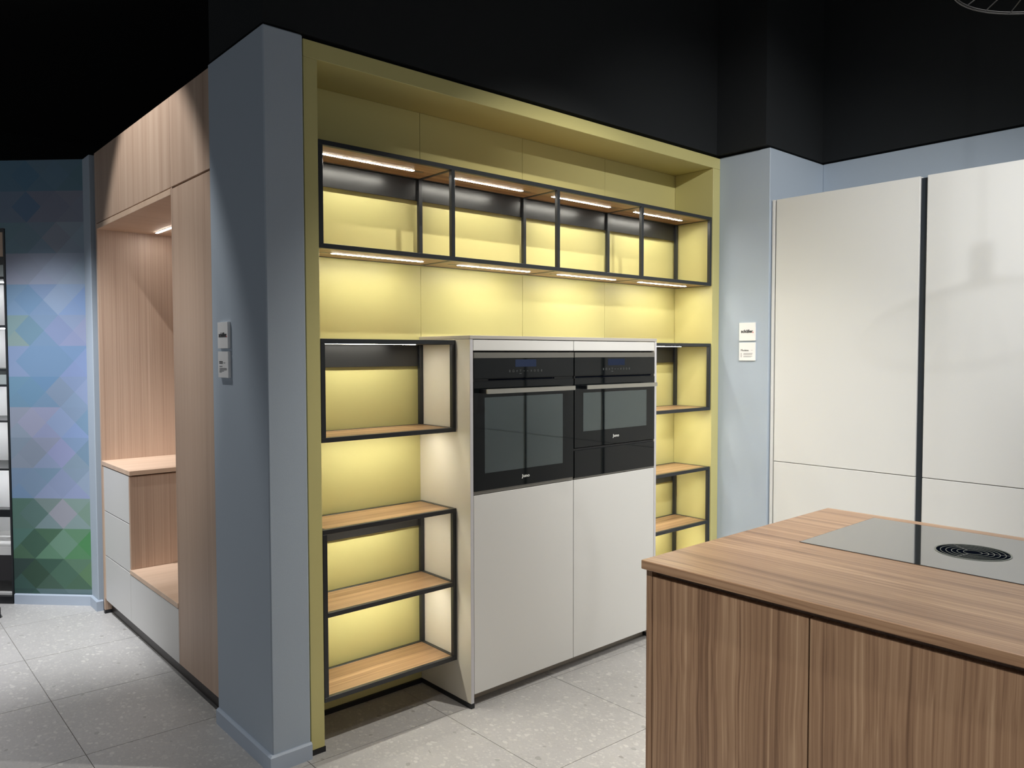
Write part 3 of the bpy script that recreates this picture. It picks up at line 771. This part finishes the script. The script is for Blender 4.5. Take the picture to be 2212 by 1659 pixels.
# ------------------------------------------------------------------ signs
def sign_right(z0, z1, label, upper):
    t = thing('wall_sign', label, 'sign', (2.632, -0.1925, z0), 'white square signs on the right blue wall')
    box('board', 'sign', t, 2.6285, 2.6358, -0.2445, -0.1405, z0, z1, 0.0006)
    X = (0, -1, 0); x = 2.6278
    if upper:
        text('lettering', 'schüller', 'ink', t, (x, -0.1530, z0+0.046), X, 0.0240, 0.0009, 1.0)
        text('lettering_dot', '.', 'inkred', t, (x, -0.2265, z0+0.046), X, 0.0250, 0.0014, 1.0)
    else:
        text('lettering', 'Modena', 'ink', t, (x, -0.1520, z0+0.054), X, 0.0158, 0.0000, 1.0)
        bm = bmesh.new(); addbox(bm, x, x+0.0006, -0.2290, -0.2180, z0+0.0590, z0+0.0602)
        for i in range(6):
            z = z0+0.0410-0.0042*i
            addbox(bm, x, x+0.0006, -0.1590, -0.1520, z, z+0.0020)
            if i != 3: addbox(bm, x, x+0.0006, -(0.2290-(0.010 if i == 5 else 0.002*(i % 3))), -0.1700, z, z+0.0018)
        obj('small_print', bm, 'inkgrey', t)
sign_right(1.5725, 1.6755, 'white square sign with bold black lettering and red dot, on the right blue wall', True)
sign_right(1.4590, 1.5620, 'white square sign with a large word over small print, lower one on the right wall', False)
def sign_left(z0, z1, label, upper):
    t = thing('wall_sign', label, 'sign', (-0.159, 0.365, z0), 'white square signs on the grey partition end')
    box('board', 'sign', t, -0.1670, -0.1556, 0.3150, 0.4160, z0, z1, 0.0006)
    X = (0, -1, 0); x = -0.1678
    if upper:
        text('lettering', 'schüller', 'ink', t, (x, 0.4025, z0+0.044), X, 0.0240, 0.0009, 1.0)
        text('lettering_dot', '.', 'inkred', t, (x, 0.3290, z0+0.044), X, 0.0250, 0.0014, 1.0)
    else:
        bm = bmesh.new()
        addbox(bm, x, x+0.0006, 0.368, 0.402, z0+0.0600, z0+0.0636); addbox(bm, x, x+0.0006, 0.368, 0.402, z0+0.0545, z0+0.0575)
        addbox(bm, x, x+0.0006, 0.344, 0.360, z0+0.0570, z0+0.0585)
        addbox(bm, x, x+0.0006, 0.372, 0.401, z0+0.0430, z0+0.0448)
        for i, l in enumerate((0.072, 0.072, 0.042, 0.022)):
            addbox(bm, x, x+0.0006, 0.401-l, 0.401, z0+0.0350-0.0048*i, z0+0.0367-0.0048*i)
        obj('small_print', bm, 'ink', t)
sign_left(1.5235, 1.6245, 'white square sign with bold black lettering and red dot, on the grey partition end', True)
sign_left(1.4100, 1.5110, 'white square sign with only small print, lower one on the grey partition end', False)

# ------------------------------------------------------------------ pendant wire shade, top right
t = thing('pendant_lamp', 'round grey wire pendant shade hanging over the island, cut by the top edge', 'pendant lamp', (0.881, -2.145, 2.40))
pc = (0.881, -2.145); PR = 0.281
def circ(r, z, n=64): return [(pc[0]+r*math.cos(2*math.pi*i/n), pc[1]+r*math.sin(2*math.pi*i/n), z) for i in range(n)]
bm = bmesh.new(); addtube(bm, circ(PR, 2.40), 0.0017, 6, True); addtube(bm, circ(PR-0.002, 2.4035), 0.0014, 6, True); obj('lower_ring', bm, 'wire', t)
bm = bmesh.new(); addtube(bm, circ(0.03, 2.50, 32), 0.004, 6, True); obj('upper_ring', bm, 'wire', t)
for i in range(24):
    a = 2*math.pi*(i+0.3)/24
    bm = bmesh.new(); addtube(bm, [(pc[0]+PR*math.cos(a), pc[1]+PR*math.sin(a), 2.403), (pc[0]+0.03*math.cos(a), pc[1]+0.03*math.sin(a), 2.50)], 0.0013, 5)
    obj('spoke', bm, 'wire', t)
bm = bmesh.new(); addtube(bm, [(pc[0], pc[1], 2.50), (pc[0], pc[1], 2.60)], 0.026, 24); obj('lamp_holder', bm, 'plinth', t)
bm = bmesh.new(); addtube(bm, [(pc[0], pc[1], 2.60), (pc[0], pc[1], CEIL)], 0.003, 8); obj('cord', bm, 'plinth', t)

# ------------------------------------------------------------------ mirror at the far left, its reflection built as lit shelving
t = thing('mirror_as_cabinet', 'black-framed mirror at the left edge beside the mural, its reflection built as lit white shelves', 'cabinet', (*(A+D*0.94), 0))
def pbox(name, m, parent, u0, u1, v0, v1, z0, z1):
    bm = bmesh.new(); prism(bm, u0, u1, v0, v1, z0, z1); return obj(name, bm, m, parent)
U0_, U1_ = 0.492, 1.418
pbox('stile', 'black', t, U0_, U0_+0.011, -0.38, 0.005, 0.045, 2.246)
pbox('stile', 'black', t, U1_-0.011, U1_, -0.38, 0.005, 0.045, 2.246)
pbox('top_rail', 'black', t, U0_+0.0112, U1_-0.0112, -0.38, 0.005, 2.228, 2.246)
pbox('plinth', 'plinth', t, U0_, U1_, -0.38, 0.012, 0.0, 0.0445)
pbox('back_panel', 'sign', t, U0_+0.0112, U1_-0.0112, -0.38, -0.362, 0.045, 2.228)
a, b_ = U0_+0.0115, U1_-0.0115
pbox('valance', 'oakflat', t, a, b_, -0.03, -0.005, 2.085, 2.2275)
pbox('valance', 'enamel', t, a, b_, -0.03, -0.005, 1.965, 2.035)
for z in (1.950, 1.665, 1.405, 1.310, 1.095, 0.805):
    s = pbox('shelf', 'black', t, a, b_, -0.361, -0.005, z, z+0.012)
    if z not in (1.405,):
        pbox('light_diffuser', 'led_mirror', s, a+0.03, b_-0.03, -0.20, -0.188, z-0.004, z-0.0005)  # added glowing strips standing in for reflected shelf light
pbox('recess_panel', 'enamel', t, a, b_, -0.03, -0.02, 1.323, 1.404)
pbox('dark_band', 'plinth', t, a, b_, -0.10, -0.02, 0.520, 0.565)
pbox('counter', 'greyfront', t, a, b_, -0.361, -0.02, 0.345, 0.355)
pbox('drawer', 'greyfront', t, a, b_, -0.03, -0.012, 0.290, 0.342)
pbox('drawer', 'dark', t, a, b_, -0.03, -0.012, 0.135, 0.288)
pbox('lower_shelf', 'greyfront', t, a, b_, -0.361, -0.012, 0.046, 0.060)
# low block at the very left edge of the floor
t = box('floor_block', 'plinth', None, -1.00, -0.610, 2.578, 2.840, 0.0, 0.062, 0.002)
t['label'] = 'low dark block on the floor at the left edge, before the black-framed mirror'; t['category'] = 'block'
